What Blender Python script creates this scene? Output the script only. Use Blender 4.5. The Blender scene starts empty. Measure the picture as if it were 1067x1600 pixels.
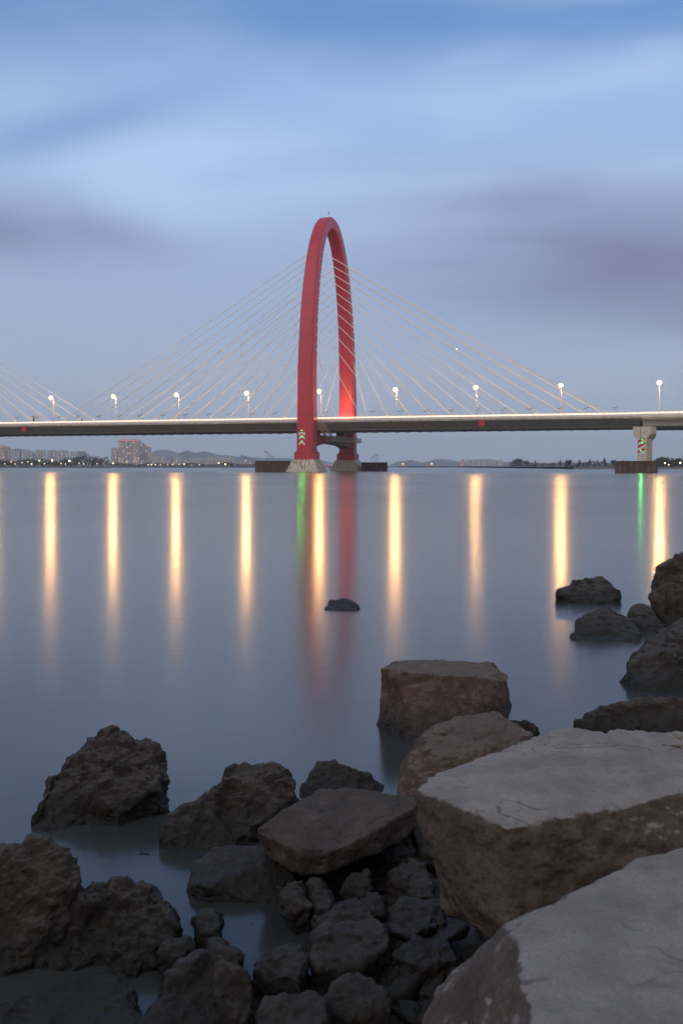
import bpy, bmesh, math, random
from mathutils import Vector, Matrix, noise
C = bpy.context; D = bpy.data
SC = C.scene; COL = SC.collection
R = math.radians
random.seed(11)

# ------------------------------------------------------------------ camera
CAM_H = 2.0; F = 1556.0; CX = 533.5; HY = 728.0
cam = D.cameras.new('camera'); camo = D.objects.new('camera', cam); COL.objects.link(camo)
camo.location = (0, 0, CAM_H); camo.rotation_euler = (R(90), 0, 0)
cam.sensor_fit = 'VERTICAL'; cam.sensor_height = 36; cam.sensor_width = 24
cam.lens = 35.0; cam.shift_y = -0.045
cam.clip_start = 0.1; cam.clip_end = 30000
cam.dof.use_dof = True; cam.dof.focus_distance = 60; cam.dof.aperture_fstop = 9
SC.camera = camo
SC.view_settings.view_transform = 'Standard'; SC.view_settings.look = 'None'
SC.view_settings.exposure = 0.22; SC.view_settings.gamma = 1.0
SC.cycles.volume_bounces = 2

# ------------------------------------------------------------------ sky
world = D.worlds.new('World'); SC.world = world; world.use_nodes = True
nt = world.node_tree; nt.nodes.clear()
class NT:
    def __init__(s, nt): s.nt = nt
    def n(s, t, **k):
        x = s.nt.nodes.new(t)
        for a, v in k.items(): setattr(x, a, v)
        return x
    def put(s, sock, v):
        if v is None: return
        if isinstance(v, bpy.types.NodeSocket): s.nt.links.new(v, sock)
        else: sock.default_value = v
    def m(s, op, a, b=None, c=None, clamp=False):
        x = s.n('ShaderNodeMath', operation=op); x.use_clamp = clamp
        s.put(x.inputs[0], a)
        if b is not None: s.put(x.inputs[1], b)
        if c is not None: s.put(x.inputs[2], c)
        return x.outputs[0]
    def mr(s, v, a, b, c=0.0, d=1.0, smooth=True):
        x = s.n('ShaderNodeMapRange'); x.interpolation_type = 'SMOOTHSTEP' if smooth else 'LINEAR'
        s.put(x.inputs[0], v); s.put(x.inputs[1], a); s.put(x.inputs[2], b); s.put(x.inputs[3], c); s.put(x.inputs[4], d)
        return x.outputs[0]
    def mix(s, f, a, b, mode='MIX'):
        x = s.n('ShaderNodeMix'); x.data_type = 'RGBA'; x.blend_type = mode
        s.put(x.inputs[0], f); s.put(x.inputs[6], a if isinstance(a, bpy.types.NodeSocket) else (*a[:3], 1))
        s.put(x.inputs[7], b if isinstance(b, bpy.types.NodeSocket) else (*b[:3], 1))
        return x.outputs[2]
    def noise(s, vec, scale, detail=4, rough=.55, dist=0.0):
        x = s.n('ShaderNodeTexNoise'); s.put(x.inputs['Vector'], vec); x.inputs['Scale'].default_value = scale
        x.inputs['Detail'].default_value = detail; x.inputs['Roughness'].default_value = rough
        x.inputs['Distortion'].default_value = dist
        return x.outputs[0]
    def mapping(s, vec, sc=(1, 1, 1), rot=(0, 0, 0), loc=(0, 0, 0)):
        x = s.n('ShaderNodeMapping'); s.put(x.inputs[0], vec)
        x.inputs[1].default_value = loc; x.inputs[2].default_value = rot; x.inputs[3].default_value = sc
        return x.outputs[0]
    def ramp(s, v, stops):
        x = s.n('ShaderNodeValToRGB'); s.put(x.inputs[0], v); e = x.color_ramp.elements
        while len(e) < len(stops): e.new(.5)
        for i, (p, c) in enumerate(stops): e[i].position = p; e[i].color = (*c, 1)
        x.color_ramp.interpolation = 'EASE'
        return x.outputs[0]
w = NT(nt)
tc = w.n('ShaderNodeTexCoord'); dirv = tc.outputs['Generated']
sp = w.n('ShaderNodeSeparateXYZ'); w.put(sp.inputs[0], dirv)
az = w.m('ARCTAN2', sp.outputs[0], sp.outputs[1])          # 0 towards the bridge, + to the right
el = w.m('ARCSINE', sp.outputs[2])
elw = w.m('ADD', el, w.m('MULTIPLY', w.m('SUBTRACT', w.noise(w.mapping(dirv, (2, 2, 7)), 1.6, 3), .5), .10))
eln = w.m('DIVIDE', elw, math.pi/2)
SKY = w.ramp(eln, [(0.0, (.470, .525, .610)), (.045, (.350, .420, .545)), (.10, (.315, .405, .580)), (.165, (.360, .485, .710)),
                   (.215, (.290, .440, .710)), (.275, (.135, .265, .530)), (.36, (.080, .180, .430)), (1.0, (.06, .14, .36))])
cv = w.n('ShaderNodeCombineXYZ'); w.put(cv.inputs[0], az); w.put(cv.inputs[1], el)
cvo = cv.outputs[0]
streak = w.noise(w.mapping(cvo, (1.6, 7.0, 1), (0, 0, R(-9))), 2.0, 3, .42, .5)
streak2 = w.noise(w.mapping(cvo, (1.1, 4.8, 1), (0, 0, R(11)), (3, 5, 0)), 2.2, 3, .40, .4)
def blob(a0, e0, wa, we, rot=0.0):
    da = w.m('SUBTRACT', az, a0); de = w.m('SUBTRACT', el, e0)
    if rot: de = w.m('SUBTRACT', de, w.m('MULTIPLY', da, rot))
    q = w.m('ADD', w.m('POWER', w.m('ABSOLUTE', w.m('DIVIDE', da, wa)), 2.0), w.m('POWER', w.m('ABSOLUTE', w.m('DIVIDE', de, we)), 2.0))
    return w.m('POWER', 2.718, w.m('MULTIPLY', q, -1.0))
bl = w.m('ADD', blob(.27, .200, .25, .062, -.05), w.m('MULTIPLY', blob(-.33, .225, .16, .032, -.06), .85))
bl = w.m('ADD', bl, w.m('MULTIPLY', blob(.20, .262, .15, .022, -.08), .28))
bl = w.m('ADD', bl, w.m('MULTIPLY', blob(.36, .135, .14, .02, -.05), .35))
dark = w.m('MULTIPLY', bl, w.mr(streak, .30, .62, .62, 1.0), clamp=True)
s1 = w.mix(w.m('MULTIPLY', dark, .95), SKY, (.160, .168, .295))
# pale thin cloud across the top and middle
pale = w.m('MULTIPLY', w.mr(streak2, .42, .72), w.mr(el, .16, .30))
s2 = w.mix(w.m('MULTIPLY', pale, .70), s1, (.440, .580, .810))
deep = w.m('ADD', blob(-.34, .40, .20, .06, .1), w.m('MULTIPLY', blob(.0, .43, .30, .022, .0), .6))
deep = w.m('ADD', deep, w.m('MULTIPLY', blob(-.27, .315, .12, .022, .30), .75), clamp=True)
s3 = w.mix(w.m('MULTIPLY', deep, .7), s2, (.105, .225, .470))
# the sunset side of the sky, behind the viewer: pale warm afterglow
back = w.mr(sp.outputs[1], .25, -.55)
glow = w.ramp(eln, [(0.0, (.76, .62, .52)), (.22, (.68, .60, .55)), (.5, (.42, .42, .45)), (1.0, (.22, .27, .36))])
s4 = w.mix(back, s3, glow)
zen = w.mr(el, .50, .95)
s5 = w.mix(w.m('MULTIPLY', zen, .85), s4, (.30, .32, .37))
bg = w.n('ShaderNodeBackground'); w.put(bg.inputs[0], s5); bg.inputs[1].default_value = 1.0
# clear dusk air of the Nishita model added on top, very weak
nish = w.n('ShaderNodeTexSky', sky_type='NISHITA'); nish.sun_disc = False
nish.sun_elevation = R(12); nish.sun_rotation = R(215)
bg2 = w.n('ShaderNodeBackground'); w.put(bg2.inputs[0], nish.outputs[0]); bg2.inputs[1].default_value = 0.002
ad = w.n('ShaderNodeAddShader'); nt.links.new(bg.outputs[0], ad.inputs[0]); nt.links.new(bg2.outputs[0], ad.inputs[1])
wo = w.n('ShaderNodeOutputWorld'); nt.links.new(ad.outputs[0], wo.inputs[0])

sun = D.lights.new('sun', 'SUN'); suno = D.objects.new('sun', sun); COL.objects.link(suno)
sun.energy = 0.42; sun.angle = R(40); sun.color = (1, .84, .70)
suno.rotation_euler = (R(50), 0, R(-35))

# ------------------------------------------------------------------ helpers
def P(px, py, Y): return Vector(((px-CX)/F*Y, Y, CAM_H-(py-HY)/F*Y))
def link(o): COL.objects.link(o); return o
def setp(o, label=None, cat=None, group=None, kind=None):
    if label: o['label'] = label
    if cat: o['category'] = cat
    if group: o['group'] = group
    if kind: o['kind'] = kind
    return o
def empty(name, loc=(0, 0, 0), rz=0, **k):
    o = D.objects.new(name, None); o.empty_display_size = .2; link(o); o.location = loc; o.rotation_euler = (0, 0, rz)
    return setp(o, **k)
def bmobj(name, bm, mat, parent=None, smooth=False, loc=None, **k):
    me = D.meshes.new(name); bm.normal_update(); bm.to_mesh(me); bm.free()
    if isinstance(mat, (list, tuple)):
        for m_ in mat: me.materials.append(m_)
    else: me.materials.append(mat)
    if smooth: me.polygons.foreach_set('use_smooth', [True]*len(me.polygons))
    o = D.objects.new(name, me); link(o)
    if parent: o.parent = parent
    if loc: o.location = loc
    return setp(o, **k)
def box(bm, x0, x1, y0, y1, z0, z1):
    v = [bm.verts.new((x, y, z)) for z in (z0, z1) for x, y in ((x0, y0), (x1, y0), (x1, y1), (x0, y1))]
    for f in ((3, 2, 1, 0), (4, 5, 6, 7), (0, 1, 5, 4), (1, 2, 6, 5), (2, 3, 7, 6), (3, 0, 4, 7)): bm.faces.new([v[i] for i in f])
def frustum(bm, b, t, z0, z1):      # b,t = (x0,x1,y0,y1)
    v = [bm.verts.new((x, y, z)) for (q, z) in ((b, z0), (t, z1)) for x, y in ((q[0], q[2]), (q[1], q[2]), (q[1], q[3]), (q[0], q[3]))]
    for f in ((3, 2, 1, 0), (4, 5, 6, 7), (0, 1, 5, 4), (1, 2, 6, 5), (2, 3, 7, 6), (3, 0, 4, 7)): bm.faces.new([v[i] for i in f])
def prism(bm, poly, ax, a0, a1):    # poly of (u,v) extruded along axis 'x' (u=y,v=z), 'y' (u=x,v=z) or 'z'
    def mk(u, v, a): return {'x': (a, u, v), 'y': (u, a, v), 'z': (u, v, a)}[ax]
    A = [bm.verts.new(mk(u, v, a0)) for u, v in poly]; B = [bm.verts.new(mk(u, v, a1)) for u, v in poly]
    n = len(poly)
    bm.faces.new(A[::-1]); bm.faces.new(B)
    for i in range(n): bm.faces.new((A[i], A[(i+1) % n], B[(i+1) % n], B[i]))
    bmesh.ops.recalc_face_normals(bm, faces=bm.faces[:])
def tube(bm, a, b, r, n=8, r2=None):
    a = Vector(a); b = Vector(b); d = (b-a).normalized(); r2 = r if r2 is None else r2
    u = d.orthogonal().normalized(); v = d.cross(u)
    A = []; B = []
    for i in range(n):
        q = 2*math.pi*i/n; o = u*math.cos(q)+v*math.sin(q)
        A.append(bm.verts.new(a+o*r)); B.append(bm.verts.new(b+o*r2))
    for i in range(n): bm.faces.new((A[i], A[(i+1) % n], B[(i+1) % n], B[i]))
    bm.faces.new(A[::-1]); bm.faces.new(B)
def ball(bm, c, r, sub=2, sc=(1, 1, 1)):
    bmesh.ops.create_icosphere(bm, subdivisions=sub, radius=r, matrix=Matrix.Translation(c) @ Matrix.Diagonal((*sc, 1)))

# ------------------------------------------------------------------ materials
def mat(name):
    m_ = D.materials.new(name); m_.use_nodes = True; t = NT(m_.node_tree)
    b = m_.node_tree.nodes['Principled BSDF']; return m_, t, b
def solid(name, col, rough=.6, metal=0.0, var=.12, scale=1.5, emit=None, es=0, bump=0.0, bscale=20, spec=None, stain=None):
    m_, t, b = mat(name); co = t.n('ShaderNodeTexCoord').outputs['Object']
    n1 = t.noise(co, scale, 6, .6)
    lo = tuple(c*(1-var) for c in col); hi = tuple(min(1, c*(1+var)) for c in col)
    c = t.mix(t.mr(n1, .3, .7), lo, hi)
    if stain:                                               # vertical run-off marks
        sv = t.noise(t.mapping(co, (1, 1, .06)), stain[1], 5, .6)
        c = t.mix(t.mr(sv, .46, .70, 0, stain[2]), c, stain[0])
    t.put(b.inputs['Base Color'], c); b.inputs['Roughness'].default_value = rough; b.inputs['Metallic'].default_value = metal
    if spec is not None: b.inputs['Specular IOR Level'].default_value = spec
    if emit: b.inputs['Emission Color'].default_value = (*emit, 1); b.inputs['Emission Strength'].default_value = es
    if bump:
        bp = t.n('ShaderNodeBump'); bp.inputs['Strength'].default_value = bump; bp.inputs['Distance'].default_value = .05
        t.put(bp.inputs['Height'], t.noise(co, bscale, 6, .65)); t.put(b.inputs['Normal'], bp.outputs[0])
    return m_
M = {}
M['red'] = solid('red_paint', (.50, .024, .056), .42, var=.10, scale=.25, stain=((.30, .020, .035), .9, .35))
_t = NT(M['red'].node_tree); _b = M['red'].node_tree.nodes['Principled BSDF']; _src = _b.inputs['Base Color'].links[0].from_socket
_s = _t.n('ShaderNodeSeparateXYZ'); _t.put(_s.inputs[0], _t.n('ShaderNodeTexCoord').outputs['Object'])
_seam = _t.m('LESS_THAN', _t.m('FRACT', _t.m('DIVIDE', _s.outputs[2], 6.4)), .028)
_t.put(_b.inputs['Base Color'], _t.mix(_t.m('MULTIPLY', _seam, .45), _src, (.16, .012, .025)))
M['red_dark'] = solid('crossbeam_red_paint', (.34, .03, .06), .5, var=.1, scale=.3)
M['steel'] = solid('grey_girder_paint', (.50, .47, .42), .55, var=.10, scale=.12, stain=((.38, .355, .32), .35, .4))
M['edge'] = solid('pale_deck_edge', (.46, .44, .41), .7, var=.15, scale=.6, stain=((.17, .16, .15), 1.2, .7))
M['white'] = solid('white_railing_paint', (.72, .68, .63), .5, var=.08)
M['asphalt'] = solid('asphalt', (.055, .055, .058), .85, var=.2, scale=3)
M['conc'] = solid('pier_concrete', (.60, .57, .51), .8, var=.10, scale=.5, stain=((.42, .39, .35), .8, .35))
M['conc_st'] = solid('stained_footing_concrete', (.60, .56, .48), .85, var=.15, scale=.7, stain=((.10, .09, .075), 1.6, .85))
M['rust'] = solid('rusty_steel_sheet', (.17, .105, .08), .75, var=.35, scale=.5, stain=((.06, .045, .04), .9, .6))
M['cable'] = solid('cable_sheath', (.95, .90, .80), .45, var=.05)
M['dark'] = solid('dark_metal', (.04, .04, .045), .5, var=.1)
M['signred'] = solid('sign_red', (.50, .010, .045), .4, var=.03)
M['signwhite'] = solid('sign_white', (.78, .80, .74), .5, var=.05)
M['led'] = solid('warm_rail_light', (.9, .75, .6), .5, emit=(1.0, .72, .54), es=1.0)  # added glow that stands in for passing headlights
M['bulb'] = solid('lamp_glass', (.04, .03, .02), .3, emit=(1.0, .72, .40), es=1.9)
M['cityB'] = solid('city_lamp_glass', (1, .8, .6), .3, emit=(1.0, .68, .36), es=4)
M['redlamp'] = solid('red_lamp_glass', (1, .1, .1), .3, emit=(1, .16, .14), es=1.1)
M['green'] = solid('green_lamp_glass', (.2, 1, .3), .3, emit=(.12, 1, .22), es=.9)
M['flood'] = solid('floodlight_glass', (1, .8, .6), .3, emit=(1, .55, .3), es=3)
M['pole'] = solid('lamp_post_paint', (.34, .32, .29), .45, var=.05)

def lampobj(name, parent, loc, power, color, radius=.3, spot=None, aim=None):
    L = D.lights.new(name, 'SPOT' if spot else 'POINT'); L.energy = power; L.color = color; L.shadow_soft_size = radius
    if spot: L.spot_size = R(spot); L.spot_blend = .6
    o = D.objects.new(name, L); link(o); o.parent = parent; o.location = loc
    if aim is not None: o.rotation_euler = Vector(aim).to_track_quat('-Z', 'Y').to_euler()
    return o

# ------------------------------------------------------------------ water and land
def water_mat():
    m_, t, b = mat('river_water'); co = t.n('ShaderNodeTexCoord').outputs['Object']
    sep = t.n('ShaderNodeSeparateXYZ'); t.put(sep.inputs[0], co)
    big = t.noise(t.mapping(co, (.35, .06, 1)), 1.0, 3, .5)
    c = t.mix(t.mr(big, .3, .7), (.032, .037, .038), (.043, .048, .048))
    t.put(b.inputs['Base Color'], c)
    fine = t.noise(t.mapping(co, (.03, .012, 1)), 1.0, 4, .6)
    t.put(b.inputs['Roughness'], t.mr(fine, .3, .7, .165, .215))
    b.inputs['IOR'].default_value = 1.42
    rip = t.noise(t.mapping(co, (1.0, 5.0, 1)), 1.0, 4, .6)
    bp = t.n('ShaderNodeBump'); bp.inputs['Strength'].default_value = .18; bp.inputs['Distance'].default_value = .007
    t.put(bp.inputs['Height'], rip); t.put(b.inputs['Normal'], bp.outputs[0])
    return m_
bm = bmesh.new()
vs = [bm.verts.new(p) for p in ((-5200, -25, 0), (5200, -25, 0), (5200, 9000, 0), (-5200, 9000, 0))]; bm.faces.new(vs)
bmobj('water', bm, water_mat(), kind='structure', label='calm blurred river water reflecting the lamps and the red arch')

M['bank'] = solid('bank_soil', (.11, .105, .085), .95, var=.3, scale=.02)
# far bank: near edge, runs nearer on the right
edge = [(-5200, 1500), (-900, 1120), (-360, 1010), (-120, 1060), (20, 1500), (60, 1700), (135, 1450), (175, 1080), (192, 900), (150, 640), (260, 590), (700, 560), (5200, 500)]
bm = bmesh.new()
for i in range(len(edge)-1):
    (x0, y0), (x1, y1) = edge[i], edge[i+1]
    n = max(1, int(abs(x1-x0)/25)); n = min(n, 40)
    for k in range(n):
        a, b_ = k/n, (k+1)/n
        pa = (x0+(x1-x0)*a, y0+(y1-y0)*a); pb = (x0+(x1-x0)*b_, y0+(y1-y0)*b_)
        q = [bm.verts.new((pa[0], pa[1], -.2)), bm.verts.new((pb[0], pb[1], -.2)), bm.verts.new((pb[0], pb[1]+6, 1.3)), bm.verts.new((pa[0], pa[1]+6, 1.3)),
             bm.verts.new((pb[0], 8800, 1.5)), bm.verts.new((pa[0], 8800, 1.5))]
        bm.faces.new(q[:4]); bm.faces.new((q[3], q[2], q[4], q[5]))
bmesh.ops.remove_doubles(bm, verts=bm.verts, dist=.01)
bmobj('far_bank', bm, M['bank'], kind='structure', label='low far river bank under the city')

# riverbed and muddy shore beneath the rocks
def bed_h(x, y):
    z = -.34 + .36*(1/(1+math.exp(-(x+.30-(y-3)*.22)*6)))*(1-min(1, max(0, (y-4.9)/1.2))) + max(0, (2.6-y))*.16
    z += .10*noise.fractal(Vector((x*1.6, y*1.6, 3)), .9, 2, 5)
    return z
bm = bmesh.new(); n = 170; x0, x1, y0, y1 = -6, 7, .6, 15
g = [[bm.verts.new((x0+(x1-x0)*i/n, y0+(y1-y0)*j/n, min(.45, bed_h(x0+(x1-x0)*i/n, y0+(y1-y0)*j/n)))) for i in range(n+1)] for j in range(n+1)]
for j in range(n):
    for i in range(n): bm.faces.new((g[j][i], g[j][i+1], g[j+1][i+1], g[j+1][i]))
M['mud'] = solid('dark_wet_mud', (.035, .030, .027), .55, var=.4, scale=5, bump=.6, bscale=18)
bmobj('shore', bm, M['mud'], smooth=True, kind='structure', label='dark wet mud and shingle under the shore rocks')

# unseen stone slope added behind the viewer: it keeps the low sky off the shore rocks
bm = bmesh.new(); nx, ny = 60, 24
g = []
for j in range(ny+1):
    y = 1.0-j*.75; row = []
    for i in range(nx+1):
        x = -26+i*52/nx; h = -.5+max(0, (.9-y))*.62; h = min(h, 6.2+.05*j)+.35*noise.fractal(Vector((x*.7, y*.7, 9)), .9, 2, 4)*min(1, j/3)
        row.append(bm.verts.new((x, y, min(h, -.45+.75*max(0, 1-y)))))
    g.append(row)
for j in range(ny):
    for i in range(nx): bm.faces.new((g[j][i+1], g[j][i], g[j+1][i], g[j+1][i+1]))
bmobj('embankment', bm, solid('embankment_stone', (.07, .062, .055), .9, var=.4, scale=1.2, bump=.5, bscale=6), kind='structure', label='rough stone embankment sloping down to the shore')

# hills
def hill(name, pts, Y, col, depth=900):
    bm = bmesh.new(); prev = None; top = []
    xs = [p[0] for p in pts]
    N = 90
    for k in range(N+1):
        px = xs[0]+(xs[-1]-xs[0])*k/N
        for a, b_ in zip(pts, pts[1:]):
            if a[0] <= px <= b_[0]:
                f = (px-a[0])/(b_[0]-a[0]); f = f*f*(3-2*f); py = a[1]+(b_[1]-a[1])*f; break
        py += (noise.fractal(Vector((px*.06, Y*.01, 0)), .8, 2, 5))*1.3*min(1, (729-py)/6)
        top.append(P(px, min(py, 729.5), Y))
    rows = []
    for j in range(9):
        f = j/8; rows.append([bm.verts.new((p.x, p.y-depth*(1-f), max(.5, .5+(p.z-.5)*(f**1.2)+ (20*noise.noise(Vector((p.x*.004, f*3, Y))) if 0 < j < 8 else 0)*(p.z/150)))) for p in top])
    rows.append([bm.verts.new((p.x, p.y+depth*.8, .5)) for p in top])
    for a, b_ in zip(rows, rows[1:]):
        for i in range(N): bm.faces.new((a[i], a[i+1], b_[i+1], b_[i]))
    m_ = solid(name+'_foliage', col, .95, var=.4, scale=.01)
    bmobj('hills', bm, m_, smooth=True, kind='structure', label='wooded hills fading into the haze beyond the city')
hill('near_hill', [(-60, 722), (-10, 706), (25, 701), (45, 703), (62, 713), (100, 728)], 4200, (.035, .05, .035), 500)
hill('city_hill', [(210, 729), (245, 721), (270, 713), (292, 704), (305, 707), (318, 705), (345, 711), (375, 714), (405, 719), (450, 729)], 5400, (.04, .055, .045))
hill('back_hill', [(-90, 726), (130, 727), (220, 712), (255, 702), (290, 709), (420, 715), (470, 716), (560, 728)], 7300, (.05, .06, .06))
hill('right_hill', [(600, 728), (625, 721), (640, 719), (660, 722), (685, 717), (700, 718), (722, 722), (745, 718), (765, 717), (785, 721), (800, 724), (830, 728)], 6200, (.05, .06, .055))
hill('far_right_hill', [(985, 728), (1010, 722), (1040, 716), (1080, 715), (1180, 728)], 7000, (.05, .06, .055))

# ------------------------------------------------------------------ bridge frame: local x to the right along the deck, local y across (away from the camera)
ANG = math.atan2(-.302, .953)
Cc = Vector(((479-CX)/F*340, 340, 0)) + Vector((.302, .953, 0))*24
BM = Matrix.Translation(Cc) @ Matrix.Rotation(ANG, 4, 'Z')
def bl2w(x, y, z=0): return BM @ Vector((x, y, z))
def x_at(px, t):      # local x where the line y=t is seen at column px
    # X = Cx + x*.953.. + t*.302 ; Y = Cy - x*.302 + t*.953
    c, s_ = math.cos(ANG), math.sin(ANG); k = (px-CX)/F
    return (k*(Cc.y+t*c)-(Cc.x-t*s_))/(c-k*s_)
ZD = 17.45
DE = 20.5            # half width of the deck
bridge = empty('cable_stayed_bridge', Cc, ANG, label='white cabled road bridge hung from one tall red arch over the river', cat='bridge')
XL, XR = -262, x_at(999, -20.5)
# box girder
bm = bmesh.new()
prof = [(-DE, 17.0), (-DE+.4, 16.8), (-14.5, 14.5), (14.5, 14.5), (DE-.4, 16.8), (DE, 17.0), (DE, 17.2), (-DE, 17.2)]
prism(bm, prof, 'x', XL, XR)
girder = bmobj('girder', bm, M['steel'], bridge)
bm = bmesh.new(); prism(bm, [(-DE-.06, 16.95), (-DE+.5, 16.95), (-DE+.5, 17.5), (-DE-.06, 17.5)], 'x', XL, XR)
prism(bm, [(DE-.5, 16.95), (DE+.06, 16.95), (DE+.06, 17.5), (DE-.5, 17.5)], 'x', XL, XR)
x = XL+1
while x < XR-1:     # stiffening ribs that give the edge its toothed look
    if (int(x*10) % 7): box(bm, x, x+.18, -DE-.2, -DE-.06, 16.85, 17.5)
    x += 1.5
bmobj('edge_beam', bm, M['edge'], bridge)
bm = bmesh.new(); prism(bm, [(-DE+.5, 17.21), (DE-.5, 17.21), (DE-.5, 17.45), (-DE+.5, 17.45)], 'x', XL, XR)
bmobj('roadway', bm, M['asphalt'], bridge)
bm = bmesh.new()
x = XL+3
while x < XR: box(bm, x, x+.25, -14.4, 14.4, 14.28, 14.5); x += 4.2
prism(bm, [(-14.62, 14.42), (-14.4, 14.42), (-14.4, 14.62), (-14.62, 14.62)], 'x', XL, XR)
bmobj('soffit_rail', bm, M['edge'], bridge)
# lane lines
bm = bmesh.new()
for yy in (-14, -10.4, -6.8, 6.8, 10.4, 14):
    x = XL
    while x < XR-6: box(bm, x, x+5, yy-.08, yy+.08, 17.451, 17.456); x += 10
bm.free()
def railing(side, x0, x1, zb, parent, y=None):
    y = y if y is not None else side*(DE-.1)
    bm = bmesh.new(); box(bm, x0, x1, y-.14, y+.14, zb, zb+.42)
    x = x0
    while x < x1: box(bm, x, x+.14, y-.08, y+.08, zb+.42, zb+1.38); x += 2.0
    for z in (.62, 1.30): box(bm, x0, x1, y-.06, y+.06, zb+z-.05, zb+z+.05)
    r = bmobj('railing', bm, M['white'], parent)
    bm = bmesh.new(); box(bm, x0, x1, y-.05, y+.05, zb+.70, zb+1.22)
    bmobj('light_strip', bm, M['led'], r)  # glowing strip added along the railing in place of traffic light trails
    return r
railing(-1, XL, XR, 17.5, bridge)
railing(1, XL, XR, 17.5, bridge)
bm = bmesh.new()
for y in (-.6, .6): box(bm, XL, XR, y-.12, y+.12, 17.45, 18.25)
bmobj('median_barrier', bm, M['white'], bridge)

# --- pylon: one closed arch
def arch_pt(u):      # u -1 near foot .. 0 crown .. 1 far foot ; returns centre line (y,z)
    a, z0, zt, n_ = 23.6, 22.0, 90.0, 2.12
    au = abs(u)
    if au > .72:
        f = (au-.72)/.28; return (math.copysign(a, u), z0-(z0-4.0)*f)
    th = (au/.72)*math.pi/2     # 0 crown .. pi/2 side
    y = a*abs(math.sin(th))**(2/n_); z = z0+(zt-z0)*abs(math.cos(th))**(2/n_)
    return (math.copysign(y, u) if u else 0.0, z)
def make_pylon(parent, x0):
    bm = bmesh.new(); N = 120; rings = []
    us = []
    for k in range(N+1):
        q = -1+2*k/N; us.append(q)
    pts = [arch_pt(u) for u in us]
    for k, (y, z) in enumerate(pts):
        a = pts[max(0, k-1)]; b_ = pts[min(N, k+1)]
        t = Vector((0, b_[0]-a[0], b_[1]-a[1])).normalized()
        nrm = Vector((0, -t.z, t.y))                       # in-plane, outward for the near leg
        f = max(0, min(1, (z-20)/70))
        w_ = 2.95*(1-f)+2.15*f; h_ = 2.55*(1-f)+2.25*f; ch = .55
        c = Vector((x0, y, z))
        ring = [c+Vector((sx*1.0, 0, 0))+nrm*sn for sx, sn in
                ((-w_, -h_+ch), (-w_, h_-ch), (-w_+ch, h_), (w_-ch, h_), (w_, h_-ch), (w_, -h_+ch), (w_-ch, -h_), (-w_+ch, -h_))]
        rings.append([bm.verts.new(p) for p in ring])
    for A, B in zip(rings, rings[1:]):
        for i in range(8): bm.faces.new((A[i], A[(i+1) % 8], B[(i+1) % 8], B[i]))
    bm.faces.new(rings[0]); bm.faces.new(rings[-1][::-1])
    bmesh.ops.recalc_face_normals(bm, faces=bm.faces[:])
    py_ = bmobj('pylon', bm, M['red'], parent)
    for s in (-1, 1):
        y = s*23.6
        bm = bmesh.new(); box(bm, x0-3.45, x0+3.45, y-3.3, y+3.3, 4.15, 6.5)
        frustum(bm, (x0-3.45, x0+3.45, y-3.3, y+3.3), (x0-3.0, x0+3.0, y-2.65, y+2.65), 6.5, 7.0)
        bmobj('plinth', bm, M['red'], py_)
        bm = bmesh.new(); frustum(bm, (x0-5.6, x0+5.6, y-5.2, y+5.2), (x0-3.9, x0+3.9, y-4.0, y+4.0), .25, 4.15)
        box(bm, x0-5.8, x0+5.8, y-5.4, y+5.4, -1.0, .25)
        bmobj('footing', bm, M['conc_st'] if s < 0 else M['conc'], py_)
    bm = bmesh.new()
    prism(bm, [(-21.2, 12.7), (21.2, 12.7), (21.2, 8.6), (14, 9.6), (0, 10.1), (-14, 9.6), (-21.2, 8.6)], 'x', x0-2.3, x0+2.3)
    for yy in (-15, 15): box(bm, x0-1.6, x0+1.6, yy-1.2, yy+1.2, 12.7, 14.5)
    bmobj('crossbeam', bm, M['red_dark'], py_)
    bm = bmesh.new(); tube(bm, (x0, 0, 92.1), (x0, 0, 94.6), .07, 6); ball(bm, Vector((x0, 0, 94.3)), .28, 1)
    bmobj('lightning_rod', bm, M['dark'], py_)
    return py_
pyl = make_pylon(bridge, 0.0)
pyl2 = make_pylon(bridge, -204.0)
# chevrons and green marker lamps on the near leg's face
yf = -23.6-2.55
def chev(bm, cx, z, w=1.05, h=.95, th=.85):
    prism(bm, [(cx-w, z), (cx, z+h), (cx+w, z), (cx+w, z+th), (cx, z+h+th), (cx-w, z+th)], 'y', yf-.12, yf-.02)
cxx = -.9
for i, z in enumerate((8.9, 10.9)):
    bm = bmesh.new(); chev(bm, cxx, z); bmobj('chevron', bm, M['signwhite'], pyl)
bm = bmesh.new(); box(bm, cxx-1.15, cxx+1.15, yf-.12, yf-.02, 12.95, 13.45); box(bm, cxx-1.15, cxx-.75, yf-.12, yf-.02, 12.45, 12.95); box(bm, cxx+.75, cxx+1.15, yf-.12, yf-.02, 12.45, 12.95)
bmobj('marker_bar', bm, M['signwhite'], pyl)
for z in (14.2, 11.95, 10.6):
    bm = bmesh.new(); ball(bm, Vector((cxx, yf-.28, z)), .14, 2); box(bm, cxx-.35, cxx+.35, yf-.25, yf-.02, z-.3, z-.15)
    g_ = bmobj('marker_lamp', bm, M['green'], pyl)
lampobj('marker_light', pyl, (cxx, yf-.6, 12.6), 800, (.08, 1, .16), .08, spot=130, aim=(0, -1, -.25))
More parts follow.
